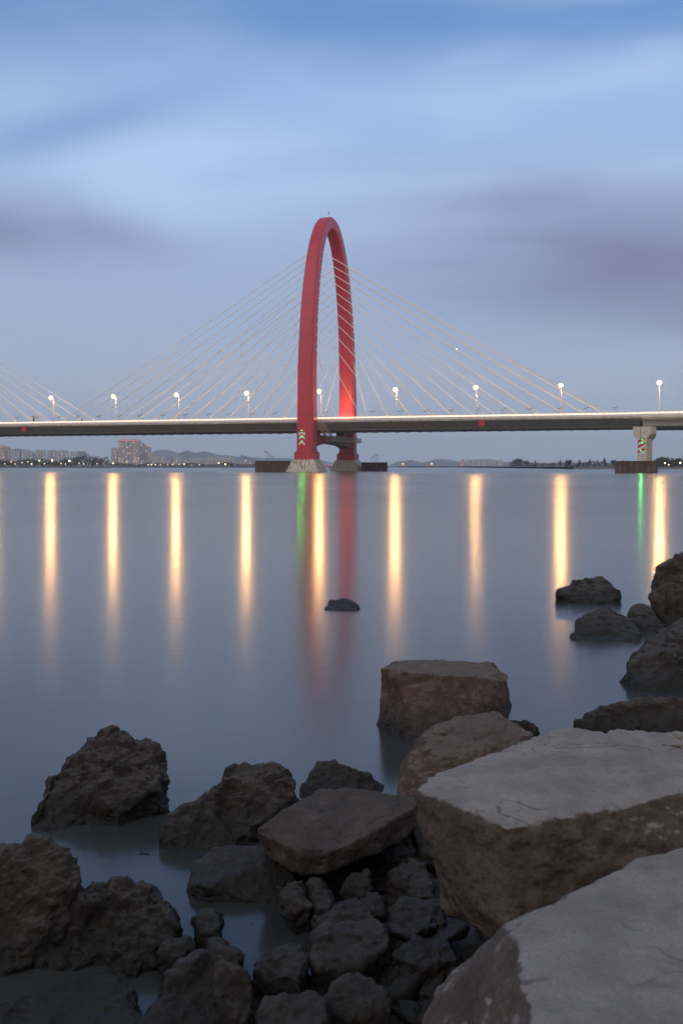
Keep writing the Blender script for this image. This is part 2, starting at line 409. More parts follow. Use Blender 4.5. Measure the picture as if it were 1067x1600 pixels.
# inspection stair and walkway on the right-hand side of the crossbeam
bm = bmesh.new(); xs0, xs1 = 3.0, 4.6
box(bm, xs0, xs1+.8, -21.0, -18.6, 16.0, 16.15)
def rail_run(bm, a, b_, hgt=1.25, step=.55, r=.05):
    a = Vector(a); b_ = Vector(b_); L = (b_-a).length; n = int(L/step)
    for k in range(n+1):
        p = a.lerp(b_, k/n); tube(bm, p, p+Vector((0, 0, hgt)), r, 4)
    for hh in (hgt, hgt*.5, .05): tube(bm, a+Vector((0, 0, hh)), b_+Vector((0, 0, hh)), r, 4)
rail_run(bm, (xs1+.8, -21.0, 14.2), (xs1+.8, -18.6, 14.2), 2.6, .6, .07)
rail_run(bm, (xs0, -21.0, 14.2), (xs1+.8, -21.0, 14.2), 2.6, .6, .07)
for k in range(14):
    f = k/13; y = -18.6+f*7.5; z = 15.0-f*4.0; box(bm, xs0, xs1+.6, y, y+.6, z-.08, z)
rail_run(bm, (xs1+.6, -18.6, 14.6), (xs1+.6, -11.0, 10.9), 1.5, .55, .07)
rail_run(bm, (xs0, -18.6, 14.6), (xs0, -11.0, 10.9), 1.5, .55, .07)
box(bm, xs0-.6, xs1+.6, -11.0, 24.5, 10.75, 10.9)
rail_run(bm, (xs1+.6, -11.0, 10.9), (xs1+.6, 24.5, 10.9), 1.6, .62, .075)
rail_run(bm, (xs0, -11.0, 10.9), (xs1+.6, -11.0, 10.9), 1.6, .5, .075)
M['brass'] = solid('galvanised_walkway_steel', (.62, .54, .42), .5, var=.2)
bmobj('inspection_walkway', bm, M['brass'], bridge)
# flood lights at deck level that wash the legs
for (x, y, aim, pw) in ((-1.6, 18.6, (.1, 1, .7), 5000), (1.6, 18.6, (-.1, 1, .7), 5000), (5.2, -19.8, (-.8, -.3, .9), 1400), (6.0, 19.8, (-.8, .3, .9), 1200)):
    bm = bmesh.new(); box(bm, x-.3, x+.3, y-.2, y+.2, 17.46, 17.75); box(bm, x-.35, x+.35, y-.25, y+.25, 17.75, 17.85)
    o = bmobj('floodlight', bm, M['dark'], bridge)
    bm = bmesh.new(); box(bm, x-.3, x+.3, y-.2, y+.2, 17.86, 17.9); bmobj('floodlight_glass', bm, M['flood'], o)
    lampobj('flood_beam', o, (x, y, 18.05), pw, (1, .62, .26), .2, spot=130, aim=aim)
# stay cables
SS = [9.6, 18.9, 28.2, 36.6, 44.9, 53.3, 61.8, 70.4, 78.8, 87.2, 94.4, 101.0]
ZZ = [46.5, 49.3, 52.1, 55.0, 58.0, 61.0, 64.0, 66.8, 69.4, 72.0, 74.7, 77.4]
def y_on_arch(z):
    a, z0, zt, n_ = 23.6, 22.0, 90.0, 2.12
    return a*(max(0, 1-((z-z0)/(zt-z0))**n_))**(1/n_)
def stay(x0, sx, z, s, side):
    y = side*y_on_arch(z)*.985
    a = Vector((x0+sx*1.5, y, z)); b_ = Vector((x0+sx*s, side*(DE-.45), 17.5))
    bm = bmesh.new(); n = 14; prev = a
    for k in range(1, n+1):
        f = k/n; p = a.lerp(b_, f); p.z -= math.sin(math.pi*f)*s*.004
        tube(bm, prev, p, .12, 6); prev = p
    tube(bm, b_, b_+(a-b_).normalized()*3.0, .19, 8)         # anchor sleeve
    bmobj('stay_cable', bm, M['cable'], bridge)
for side in (-1, 1):
    for s, z in zip(SS, ZZ):
        stay(0, 1, z, s, side); stay(0, -1, z, s, side)
        if s > 40: stay(-204, 1, z, s, side)
# red navigation squares hung on the girder
for px in (38, 752.5):
    xx = x_at(px, -DE-.3); bm = bmesh.new(); box(bm, xx-.95, xx+.95, -DE-.38, -DE-.26, 15.0, 17.05)
    for q in (-.6, .6): tube(bm, (xx+q, -DE-.26, 17.0), (xx+q, -DE+.1, 17.3), .04, 5)
    o = bmobj('navigation_board', bm, M['signred'], label='plain red square board on the bridge girder '+('near the left edge of the picture' if px < 100 else 'to the right of the arch'), cat='sign', group='red navigation boards')
    o.location = Cc; o.rotation_euler = (0, 0, ANG)
# inspection signs box near right joint
xx = x_at(979, -DE)
bm = bmesh.new(); box(bm, xx-.95, xx+.95, -DE-.32, -DE-.22, 16.75, 17.4); bmobj('frame_panel', bm, M['dark'], bridge)
bm = bmesh.new()
for q in (-.5, .45): box(bm, xx+q-.36, xx+q+.36, -DE-.36, -DE-.325, 16.85, 17.3)
bmobj('inspection_panel', bm, M['conc'], bridge)

# ------------------------------------------------------------------ approach viaduct at right
via = empty('approach_viaduct', Cc, ANG, label='pale concrete approach viaduct on a flared pier at the right edge', cat='viaduct')
X0 = x_at(1002, -DE)
bm = bmesh.new()
prism(bm, [(-DE-.4, 17.1), (-DE-.4, 17.6), (DE+.4, 17.6), (DE+.4, 17.1), (15, 16.3), (-15, 16.3)], 'x', X0-.9, X0+160)
bmobj('deck_slab', bm, M['conc'], via)
bm = bmesh.new(); prism(bm, [(-17.2, 14.6), (-17.2, 16.25), (17.2, 16.25), (17.2, 14.6), (15.6, 14.2), (-15.6, 14.2)], 'x', X0+.2, X0+160)
bmobj('box_girder', bm, M['conc'], via)
bm = bmesh.new(); prism(bm, [(-DE-.55, 16.7), (-DE-.42, 16.7), (-DE-.42, 16.95), (-DE-.55, 16.95)], 'x', X0, X0+160)
prev = None
for k in range(60):
    p = Vector((X0+k*2.0, -DE-.5, 16.2+.16*math.sin(k*.55)))
    if prev: tube(bm, prev, p, .07, 5)
    prev = p
bmobj('service_pipe', bm, M['brass'], via)
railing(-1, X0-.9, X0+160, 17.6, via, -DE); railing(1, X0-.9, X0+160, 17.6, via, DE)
bm = bmesh.new(); box(bm, X0-1.6, X0-.2, -15.5, 15.5, 14.25, 16.2); bmobj('expansion_bearing', bm, M['dark'], via)
# pier, turned to the stream
pc = P(1006.5, 700, 309); pl = BM.inverted() @ pc
def pier(parent, lx, ly, rz):
    pr = empty('pier', (lx, ly, 0), rz); pr.parent = parent
    bm = bmesh.new()
    # front outline in x-z : shaft with a flared head ; extruded in y
    hw, HW = 1.55, 2.95
    prism(bm, [(-hw, -1), (hw, -1), (hw, 10.3), (HW, 11.9), (HW, 14.15), (-HW, 14.15), (-HW, 11.9), (-hw, 10.3)], 'y', -2.0, 2.0)
    bmesh.ops.bevel(bm, geom=[e for e in bm.edges if abs(e.verts[0].co.y-e.verts[1].co.y) < .01], offset=.25, segments=2, affect='EDGES')
    bmobj('pier_shaft', bm, M['conc'], pr)
    return pr
pr = pier(via, pl.x, pl.y, R(-24))
pr2 = pier(via, pl.x, pl.y+24, R(-24))
bm = bmesh.new()
x_a, x_b, z_a, z_b = -1.25, .95, 5.7, 10.4
stripes = []
for k in range(3):
    zb = z_a+.1+k*1.6
    prism(bm, [(x_a, zb), (x_b, zb+1.15), (x_b, zb+2.0 if k < 2 else zb+1.6), (x_b-.5, zb+1.6 if k == 2 else zb+1.75), (x_a, zb+.85)], 'y', -2.12, -2.06)
bmobj('stripe_board', bm, M['signred'], pr)
bm = bmesh.new(); box(bm, x_a-.05, x_b+.05, -2.06, -2.01, z_a, z_b-.2); bmobj('board_back', bm, M['signwhite'], pr)
bm = bmesh.new(); tube(bm, (-.4, -2.1, 14.2), (-.25, -2.15, 12), .06, 5); tube(bm, (-.25, -2.15, 12), (-.35, -2.2, 9.6), .06, 5); bmobj('power_cable', bm, M['dark'], pr)
for x, z in ((.25, 10.3), (.2, 9.2), (-.2, 6.9)):
    bm = bmesh.new(); ball(bm, Vector((x, -2.35, z)), .16, 2); box(bm, x-.3, x+.3, -2.3, -2.06, z-.36, z-.2); bmobj('marker_lamp', bm, M['green'], pr)
lampobj('marker_light', pr, (0, -2.75, 8.6), 440, (.08, 1, .16), .08, spot=130, aim=(0, -1, -.25))

# ------------------------------------------------------------------ rusty fenders
def fender(name, pxl, pxr, Y, ztop, depth, label, ncell):
    xl = (pxl-CX)/F*Y; xr = (pxr-CX)/F*Y
    o = empty(name, ((xl+xr)/2, Y, 0), ANG*.35, label=label, cat='fender', group='rusty sheet steel fenders')
    w_ = (xr-xl)/2; bm = bmesh.new()
    n = ncell*6; poly = []
    for k in range(n+1):
        x = -w_+2*w_*k/n; poly.append((x, (0 if (k//1) % 2 else .22)))
    A = [bm.verts.new((x, y, -.6)) for x, y in poly]; B = [bm.verts.new((x, y, ztop)) for x, y in poly]
    for i in range(n): bm.faces.new((A[i], A[i+1], B[i+1], B[i]))
    box(bm, -w_, w_, .3, depth, -.6, ztop-.08)
    bmobj('sheet_panel', bm, M['rust'], o)
    for k in range(ncell+1):
        x = -w_+2*w_*k/ncell; bm = bmesh.new(); box(bm, x-.14, x+.14, -.22, .02, -.6, ztop+.05); bmobj('post', bm, M['dark'], o)
    bm = bmesh.new(); box(bm, -w_-.1, w_+.1, -.2, .35, ztop, ztop+.14); bmobj('capping_beam', bm, M['rust'], o)
    bm = bmesh.new(); box(bm, -w_, w_, -.16, -.02, .35, .6); bmobj('waling', bm, M['rust'], o)
    return o
fender('steel_fender', 399, 455, 339, 3.6, 7, 'long rusty steel fender left of the near arch footing', 9)
fender('steel_fender', 565, 604, 378, 3.25, 6, 'rusty steel fender right of the far arch footing', 6)
fender('steel_fender', 964, 1025, 297, 3.35, 4, 'rusty steel fender in front of the concrete pier at the right', 7)
# small mast clusters standing on the fenders
def mast(px, Y, z0, h, lab, grp):
    x = (px-CX)/F*Y; o = empty('signal_mast', (x, Y, z0), 0, label=lab, cat='mast', group=grp)
    bm = bmesh.new(); tube(bm, (0, 0, 0), (0, 0, h), .055, 6); tube(bm, (0, 0, h*.93), (-.45, 0, h*.97), .035, 5); bmobj('pole', bm, M['pole'], o)
    bm = bmesh.new(); box(bm, -.75, -.4, -.12, .12, h*.92, h*1.02); box(bm, .05, .3, -.1, .1, h*.97, h*1.04); bmobj('lamp_head', bm, M['rust'], o)
for px, h in ((416, 3.6), (418.5, 3.3), (421, 2.7), (424, 2.2), (427.5, 1.8)):
    mast(px, 341.5, 3.5, h, 'thin pale mast on the rusty fender left of the near footing', 'masts on the left fender')
for px, h in ((580, 1.9), (583, 2.6), (585.5, 2.2), (588, 3.4), (590, 2.9)):
    mast(px, 380.5, 3.15, h, 'thin pale mast on the rusty fender right of the far footing', 'masts on the right fender')

# ------------------------------------------------------------------ street lamps on the deck median
LX = [-6, 83, 180, 278, 387, 500, 618, 743, 875, 1028]
places = ['just outside the left edge', 'leftmost in view, beside the outer cables', 'second in view from the left', 'third in view from the left',
          'nearest to the left of the red arch', 'framed between the two legs of the red arch', 'nearest to the right of the red arch',
          'directly beside the red board right of the arch', 'crossed by the longest cable on the right', 'above the concrete pier at the far right']
def street_lamp():
    o = empty('street_lamp')
    bm = bmesh.new(); tube(bm, (0, 0, 0), (0, 0, 11.6), .10, 8, .06); tube(bm, (0, 0, 11.4), (0, -1.9, 11.9), .06, 6); box(bm, -.22, .22, -.22, .22, 0, .5)
    bmobj('pole', bm, M['pole'], o)
    bm = bmesh.new(); prism(bm, [(-.3, 11.86), (.3, 11.86), (.2, 12.1), (-.2, 12.1)], 'y', -2.6, -1.5); bmobj('lamp_housing', bm, M['dark'], o)
    bm = bmesh.new(); ball(bm, Vector((0, -2.0, 11.72)), .88, 3, (1, 1, .85)); bmobj('lamp_glass', bm, M['bulb'], o, smooth=True)
    lampobj('lamp_light', o, (0, -2.3, 10.9), 9000, (1, .50, .155), .25)
    return o
proto = street_lamp()
for i, px in enumerate(LX):
    if i == 0: o = proto
    else:
        o = proto.copy(); link(o)
        for ch in proto.children:
            c_ = ch.copy(); link(c_); c_.parent = o
    xx = x_at(px+1.5, 0); zb = 17.45 if xx < X0-1.5 else 17.6
    o.location = bl2w(xx, 0, zb); o.rotation_euler = (0, 0, ANG)
    setp(o, label='lit warm street lamp on the bridge, '+places[i], cat='street lamp', group='lit street lamps along the bridge')
# small twin-headed decorative lamps on both railings
def twin():
    o = empty('twin_lamp')
    bm = bmesh.new(); tube(bm, (0, 0, 0), (0, 0, 1.7), .05, 6); tube(bm, (-.5, 0, 1.35), (.5, 0, 1.65), .035, 5); bmobj('pole', bm, M['pole'], o)
    bm = bmesh.new(); box(bm, -.72, -.42, -.14, .14, 1.25, 1.58); box(bm, .42, .72, -.14, .14, 1.55, 1.88); bmobj('lamp_head', bm, M['dark'], o)
    return o
tp = twin(); first = True
for side in (-1, 1):
    x = -118
    while x < 108:
        skip = abs(x) < 4
        if not skip:
            if first: o = tp; first = False
            else:
                o = tp.copy(); link(o)
                for ch in tp.children: c_ = ch.copy(); link(c_); c_.parent = o
            o.location = bl2w(x+random.uniform(-.6, .6), side*(DE-.1), 18.85); o.rotation_euler = (0, 0, ANG)
            setp(o, label='small unlit twin headed lamp on the '+('near' if side < 0 else 'far')+' bridge railing', cat='lamp', group='small twin lamps on the '+('near' if side < 0 else 'far')+' railing')
        x += 8.8
# brown turrets seen behind the left railing
for px, top, lab in ((53, 646, 'tall brown slim turret rising behind the left railing'), (128, 651.5, 'short brown turret with a pale cap behind the left railing')):
    xx = x_at(px, 18); o = empty('beacon_turret', bl2w(xx, 18, 17.45), ANG, label=lab, cat='turret')
    Yw = bl2w(xx, 18).y; h = CAM_H+(HY-top)/F*Yw-17.45
    bm = bmesh.new(); frustum(bm, (-.55, .55, -.55, .55), (-.3, .3, -.3, .3), 0, h*.55); frustum(bm, (-.32, .32, -.32, .32), (-.22, .22, -.22, .22), h*.55, h*.85); tube(bm, (0, 0, h*.8), (0, 0, h), .06, 6)
    bmobj('shaft', bm, solid('brown_turret_paint', (.2, .07, .04), .7), o)
    bm = bmesh.new(); tube(bm, (0, 0, h*.85), (0, 0, h*.93), .3, 8, .1); bmobj('cap', bm, M['white'], o)

# small drone with a lamp
dp = P(713, 545, 300); o = empty('drone', dp, 0, label='tiny drone with a white lamp hovering among the right cables', cat='drone')
bm = bmesh.new(); ball(bm, Vector((0, 0, 0)), .22, 2, (1.4, 1, .5))
for a in range(4):
    q = math.pi/4+a*math.pi/2; e_ = Vector((math.cos(q)*.5, math.sin(q)*.5, .06)); tube(bm, (0, 0, 0), e_, .03, 5); tube(bm, e_, e_+Vector((0, 0, .06)), .2, 10)
bmobj('airframe', bm, M['white'], o)
bm = bmesh.new(); ball(bm, Vector((0, -.2, -.14)), .12, 2); bmobj('drone_lamp', bm, solid('drone_lamp_glass', (1, 1, .9), .3, emit=(1, .95, .85), es=8), o)

# ------------------------------------------------------------------ city
def facade(name, wall, lit=.12, cell=3.2, floor=3.1, warm=(1, .72, .42), es=.9, wincol=(.10, .11, .13), fr=.55):
    m_, t, b = mat(name); co = t.n('ShaderNodeTexCoord').outputs['Object']
    s_ = t.n('ShaderNodeSeparateXYZ'); t.put(s_.inputs[0], co)
    h = t.m('ADD', s_.outputs[0], t.m('MULTIPLY', s_.outputs[1], 1.0))
    u = t.m('DIVIDE', h, cell); v = t.m('DIVIDE', s_.outputs[2], floor)
    fu = t.m('FRACT', u); fv = t.m('FRACT', v)
    inu = t.m('LESS_THAN', t.m('ABSOLUTE', t.m('SUBTRACT', fu, .5)), fr/2); inv = t.m('LESS_THAN', t.m('ABSOLUTE', t.m('SUBTRACT', fv, .5)), .28)
    mask = t.m('MULTIPLY', inu, inv)
    cb = t.n('ShaderNodeCombineXYZ'); t.put(cb.inputs[0], t.m('FLOOR', u)); t.put(cb.inputs[1], t.m('FLOOR', v)); t.put(cb.inputs[2], t.m('FLOOR', t.m('DIVIDE', s_.outputs[1], 40.0)))
    wn = t.n('ShaderNodeTexWhiteNoise'); wn.noise_dimensions = '3D'; t.put(wn.inputs['Vector'], cb.outputs[0])
    geo = t.n('ShaderNodeNewGeometry'); gs = t.n('ShaderNodeSeparateXYZ'); t.put(gs.inputs[0], geo.outputs['Normal'])
    side = t.m('LESS_THAN', t.m('ABSOLUTE', gs.outputs[2]), .3)
    mask = t.m('MULTIPLY', mask, side)
    on = t.m('MULTIPLY', mask, t.m('LESS_THAN', wn.outputs[0], lit))
    wl = t.mix(t.mr(t.noise(co, .05, 3), .3, .7), tuple(c*.88 for c in wall), wall)
    t.put(b.inputs['Base Color'], t.mix(mask, wl, wincol)); b.inputs['Roughness'].default_value = .7
    b.inputs['Emission Color'].default_value = (*warm, 1); t.put(b.inputs['Emission Strength'], t.m('MULTIPLY', on, es))
    return m_
M['f_pink'] = facade('pink_brick_facade', (.62, .40, .36), .10)
M['f_grey'] = facade('grey_facade', (.68, .66, .65), .03, 4.2, 3.2)
M['f_cream'] = facade('cream_facade', (.74, .64, .56), .06, 3.6, 3.2)
M['f_main'] = facade('tan_tower_facade', (.60, .47, .41), .045, 3.4, 3.0, es=1.0)
M['f_blue'] = facade('glass_facade', (.26, .31, .38), .05, 3, 3)
M['roof'] = solid('roof_plant', (.30, .29, .28), .8)
def building(px0, px1, top, Y, m_, label, base=729.2, nb=3, rim=False, steps=None, extra_lit=0, d=None):
    xl = (px0-CX)/F*Y; xr = (px1-CX)/F*Y; w_ = xr-xl; H = CAM_H+(HY-top)/F*Y - 1.4
    o = empty('apartment_tower' if H > 30 else 'city_building', ((xl+xr)/2, Y, 1.4), R(random.uniform(-6, 6)), label=label, cat='building')
    d = d or max(14, min(22, w_)); bm = bmesh.new(); hw = w_/2
    bw = w_/nb
    for k in range(nb):                # bays with recesses between them
        x = -hw+k*bw; hh = H if not steps else H*steps[min(k, len(steps)-1)]
        box(bm, x+bw*.06, x+bw*.94, -d/2, d/2, 0, hh)
        if k < nb-1: box(bm, x+bw*.94, x+bw*1.06, -d/2+2, d/2-2, 0, hh*.985 if not steps else hh*.9)
    bmobj('wall', bm, m_, o)
    bm = bmesh.new()
    for k in range(nb):
        x = -hw+(k+.5)*bw; hh = H if not steps else H*steps[min(k, len(steps)-1)]
        box(bm, x-bw*.22, x+bw*.22, -d*.2, d*.2, hh+.004, hh+2.6)
        if rim: pass
    bmobj('roof_plant', bm, M['roof'], o)
    if rim:
        bm = bmesh.new()
        for k in range(nb):
            x = -hw+k*bw; hh = H if not steps else H*steps[min(k, len(steps)-1)]
            box(bm, x+bw*.1, x+bw*.9, -d/2-.25, -d/2-.05, hh-1.2, hh-.2)
        bmobj('roof_light', bm, M['redlamp'], o)
    for q in range(extra_lit):
        bm = bmesh.new(); k = random.randrange(nb); hh = H if not steps else H*steps[min(k, len(steps)-1)]
        x = -hw+(k+random.choice((.25, .5, .75)))*bw; z = 3+3.0*random.randrange(1, max(2, int(hh/3)-2))
        box(bm, x-.9, x+.9, -d/2-.12, -d/2-.03, z, z+1.7); bmobj('window', bm, M['litwin'], o)
    return o
M['litwin'] = solid('lit_window', (.9, .7, .4), .4, emit=(1, .72, .40), es=1.3)
def B(*a, **k): return building(*a, **k)
B(0, 9, 697, 2700, M['f_pink'], 'pink brick tower with red roof light at the left edge', rim=True, nb=2, extra_lit=3)
B(9.5, 16, 698.5, 2720, M['f_pink'], 'narrower pink brick tower just right of the leftmost tower', rim=True, nb=1, extra_lit=2)
L = [(18, 25, 704), (26.2, 31, 704.5), (35, 39.5, 703.5), (41, 46, 704), (47, 51.5, 705.5), (56, 63, 704), (64, 71.5, 704), (75, 81, 704.5), (82, 88, 704), (89, 94, 706), (96, 101, 705), (102.5, 107, 704.5), (110, 115, 706.5), (116, 120.5, 707)]
adj = ['first', 'second', 'third', 'fourth', 'fifth', 'sixth', 'seventh', 'eighth', 'ninth', 'tenth', 'eleventh', 'twelfth', 'thirteenth', 'fourteenth']
for i, (a, b_, t_) in enumerate(L):
    B(a, b_, t_, 2900+(i % 3)*60, M['f_grey'] if i % 3 else M['f_cream'], '%s grey slab tower from the left in the row under the bridge' % adj[i], nb=2, extra_lit=1)
B(122, 134.5, 706, 3050, M['f_blue'], 'wide blue grey office block at the right end of the slab tower row', nb=3, extra_lit=2)
B(137, 146, 713, 3000, M['f_cream'], 'low cream block just left of the wooded headland', nb=2)
B(146.5, 157, 714, 2990, M['f_pink'], 'low pinkish block above the wooded headland', nb=2)
B(158, 168, 716.5, 2900, M['f_grey'], 'low grey block between headland and dark slim tower', nb=3, extra_lit=1)
B(175, 184, 701, 2750, M['f_pink'], 'slim dark pink tower just left of the biggest block', nb=2, extra_lit=3)
B(186, 219, 687.5, 2600, M['f_main'], 'biggest tan tower block with many lit windows and red roof lights', nb=6, rim=True, extra_lit=22, d=26)
B(219.8, 236, 692.5, 2650, M['f_main'], 'tan tower stepping down on the right of the biggest block', nb=4, steps=[1, .93, .84, .80], extra_lit=9, d=24)
B(237.5, 246, 709, 2850, M['f_cream'], 'cream mid rise just right of the stepped tower', nb=2, extra_lit=2)
B(247, 256, 713.5, 2900, M['f_cream'], 'lower cream block, second right of the stepped tower', nb=3, extra_lit=1)
B(257, 270, 718, 2950, M['f_pink'], 'long low block left of the lone pale tower below the hill', nb=4, extra_lit=1)
B(272, 278.5, 711, 2900, M['f_cream'], 'lone pale tower below the highest hill', nb=2, extra_lit=2)
B(279.5, 285, 712.5, 2960, M['f_grey'], 'grey tower touching the lone pale tower', nb=2)
Lr = [(289, 296, 717.5), (297, 304, 715.5), (305, 312, 714), (313, 319, 717), (320, 327, 713.5), (328, 334, 714), (335, 341, 713), (342, 348, 714.5), (349, 355, 713.5), (356, 361, 712), (362, 367, 713.5)]
for i, (a, b_, t_) in enumerate(Lr):
    B(a, b_, t_, 3200+(i % 4)*50, (M['f_pink'], M['f_cream'], M['f_cream'])[i % 3], '%s hazy apartment block of the pinkish row below the hill, counted from the left' % adj[i], nb=2, extra_lit=(i % 3 == 0)*2)
B(376, 398, 712, 2700, M['f_blue'], 'blue glass block with bright roof lights left of the steel fender', nb=4, steps=[1, .93, .82, .75], extra_lit=5)
Lb = [(719, 726), (728, 735), (737, 743), (745, 751), (753, 760), (762, 768), (770, 776), (778, 786)]
for i, (a, b_) in enumerate(Lb):
    B(a, b_, 719+random.uniform(-.8, 1.4), 4000+(i % 3)*70, (M['f_pink'], M['f_cream'])[i % 2], '%s faint hazy block from the left in the row right of the arch' % adj[i], base=727, nb=2, extra_lit=1)

# ------------------------------------------------------------------ trees
def leafmat(name, col):
    return solid(name, col, .8, var=.5, scale=.35)
M['leafA'] = leafmat('dark_leaves', (.035, .052, .030)); M['leafB'] = leafmat('mid_leaves', (.052, .070, .036))
M['bark'] = solid('bark', (.07, .055, .04), .9)
def leaf_cloud(bm, c, rx, ry, rz, n, size):
    for _ in range(n):
        while True:
            v = Vector([random.uniform(-1, 1) for _ in range(3)])
            if .25 < v.length < 1: break
        k = 1+.3*noise.noise(v*2.3+c*.2)
        p = c+Vector((v.x*rx*k, v.y*ry*k, v.z*rz*k))
        a = Vector([random.gauss(0, 1) for _ in range(3)]).normalized(); u = a.orthogonal().normalized(); w_ = a.cross(u)
        s_ = size*random.uniform(.5, 1.2)
        bm.faces.new([bm.verts.new(p+u*s_), bm.verts.new(p+w_*s_*.8), bm.verts.new(p-u*s_), bm.verts.new(p-w_*s_*.7)])
def belt(name, px0, px1, Y, hf, label, matn='leafA', dens=1.0, ydepth=18):
    bm = bmesh.new(); px = px0
    while px < px1:
        Yk = Y+random.uniform(0, ydepth); h = hf(px)*random.uniform(.75, 1.1); c = P(px, 728, Yk)
        rx = h*random.uniform(.45, .8)
        leaf_cloud(bm, Vector((c.x, Yk, 1.2+h*.5)), rx, rx, h*.52, int(55*dens), h*.13)
        px += rx/Yk*F*.55
    bmobj(name, bm, M[matn], kind='stuff', label=label, cat='trees')
def hl(px):
    if px < 105: return 8.5-1.2*math.sin(px*.09)
    if px < 165: return 9+3.5*math.exp(-((px-137)/18)**2)
    return 5.5
def yb(px): return 1030
belt('wood', -30, 172, 1050, hl, 'dark riverside wood along the far bank at the left')
belt('shrub_belt', 172, 400, 1180, lambda p: 4.2+1.2*math.sin(p*.11), 'low shrubs along the far bank below the tower blocks', dens=.8)
belt('wood', 798, 890, 1110, lambda p: 6.5 if p < 825 else 5.0, 'low wood on the far bank left of the pier', dens=1)
belt('shrub_belt', 884, 1120, 660, lambda p: 3.8+.6*math.sin(p*.13), 'hazy bushes on the nearer bank behind the right pier')
belt('wood', 1020, 1140, 700, lambda p: 5.6, 'taller wood behind the bank at the right edge', 'leafB')
def tree(px, Y, h, kind, label, grp):
    c = P(px, 728, Y); o = empty('poplar_tree' if kind else 'broadleaf_tree', (c.x, Y, 1.3), 0, label=label, cat='tree', group=grp)
    bm = bmesh.new(); tube(bm, (0, 0, 0), (0, 0, h*.7), h*.03, 7, h*.008)
    for k in range(5):
        q = k*2.4; z = h*(.3+.1*k); tube(bm, (0, 0, z), (math.cos(q)*h*.16, math.sin(q)*h*.16, z+h*.14), h*.01, 5, h*.004)
    bmobj('trunk', bm, M['bark'], o)
    bm = bmesh.new()
    if kind: leaf_cloud(bm, Vector((0, 0, h*.58)), h*.17, h*.17, h*.44, 260, h*.05)
    else:
        for k in range(6):
            q = k*1.05; leaf_cloud(bm, Vector((math.cos(q)*h*.2, math.sin(q)*h*.2, h*random.uniform(.45, .75))), h*.26, h*.26, h*.24, 90, h*.06)
    bmobj('crown', bm, M['leafB'] if random.random() < .4 else M['leafA'], o)
tcount = {}
ORD = adj
for px, Y, h, k in sorted(((822, 1120, 8.5, 0), (836, 1125, 7, 1), (806, 1130, 10, 0), (812, 1122, 9.5, 0), (875, 1115, 7.5, 1), (888, 668, 5.5, 0), (905, 672, 5.0, 1), (921, 670, 5.2, 1), (944, 675, 6.4, 1), (958, 669, 5.0, 0), (1031, 690, 7.2, 0), (1037, 695, 7.8, 0), (1050, 690, 6, 1), (1060, 692, 6.6, 0))):
    side = 'between the cables and the pier' if px < 960 else 'right of the pier'
    tcount[(k, side)] = tcount.get((k, side), 0)+1
    tree(px, Y, h, k, ORD[tcount[(k, side)]-1]+(' tall narrow' if k else ' rounded')+' tree from the left, '+side, 'bank trees '+side)
# shore lamps
def shore_lamp(px, Y, z, col, r, lab, grp):
    c = P(px, 728, Y); o = empty('shore_lamp', (c.x, Y, 1.0), 0, label=lab, cat='lamp', group=grp)
    bm = bmesh.new(); tube(bm, (0, 0, 0), (0, 0, z), .08, 6); bmobj('pole', bm, M['pole'], o)
    bm = bmesh.new(); ball(bm, Vector((0, -.2, z+.1)), r, 2); bmobj('lamp_glass', bm, M[col], o)
for px, z, r in ((50, 3.0, .75), (62, 6.4, .85), (82, 6.6, 1.2), (109, 6.0, 1.15), (18, 5.2, .6), (24, 3, .5), (44, 5.2, .5), (70, 3.2, .5), (96, 3.6, .5), (103, 3, .45), (124, 3.8, .5), (131, 3.0, .5), (8, 3.1, .5), (35, 4.4, .5), (152, 3.2, .45), (177, 3.6, .8)):
    shore_lamp(px, 1036, z, 'cityB', r*.8, 'small warm lamp glowing among the far trees at the left', 'lamps in the left riverside wood')
for px, z, r in ((232, 2.2, .6), (237, 2.4, .7), (243, 2.2, .6), (251, 2.2, .5), (262, 2.2, .5), (270, 2.6, .6), (280, 2.4, .5), (288, 3, .8), (300, 2, .4), (312, 2.4, .5), (342, 4.2, .9), (352, 2.8, 1.0)):
    shore_lamp(px, 1160, z, 'cityB', r*.8, 'small warm lamp on the far quay below the apartment blocks', 'lamps on the far quay')
for px, z in ((362, 2.6), (369, 5.2), (374, 4), (380, 2.2), (388, 2.3), (394, 2.2), (398, 2.2), (507, 2.2), (513, 2.6), (518, 2.4), (523, 2.2)):
    shore_lamp(px, 1600, z, 'redlamp', .8, 'tiny red lamp on the far shore near the arch footings', 'red lamps on the far shore')
for px, z, c_ in ((1038, 2.6, .45), (1062, 2.8, .5), (1044, 1.6, .3)):
    shore_lamp(px, 612, z, 'cityB', c_, 'small warm lamp on the bank right of the pier', 'lamps right of the pier')
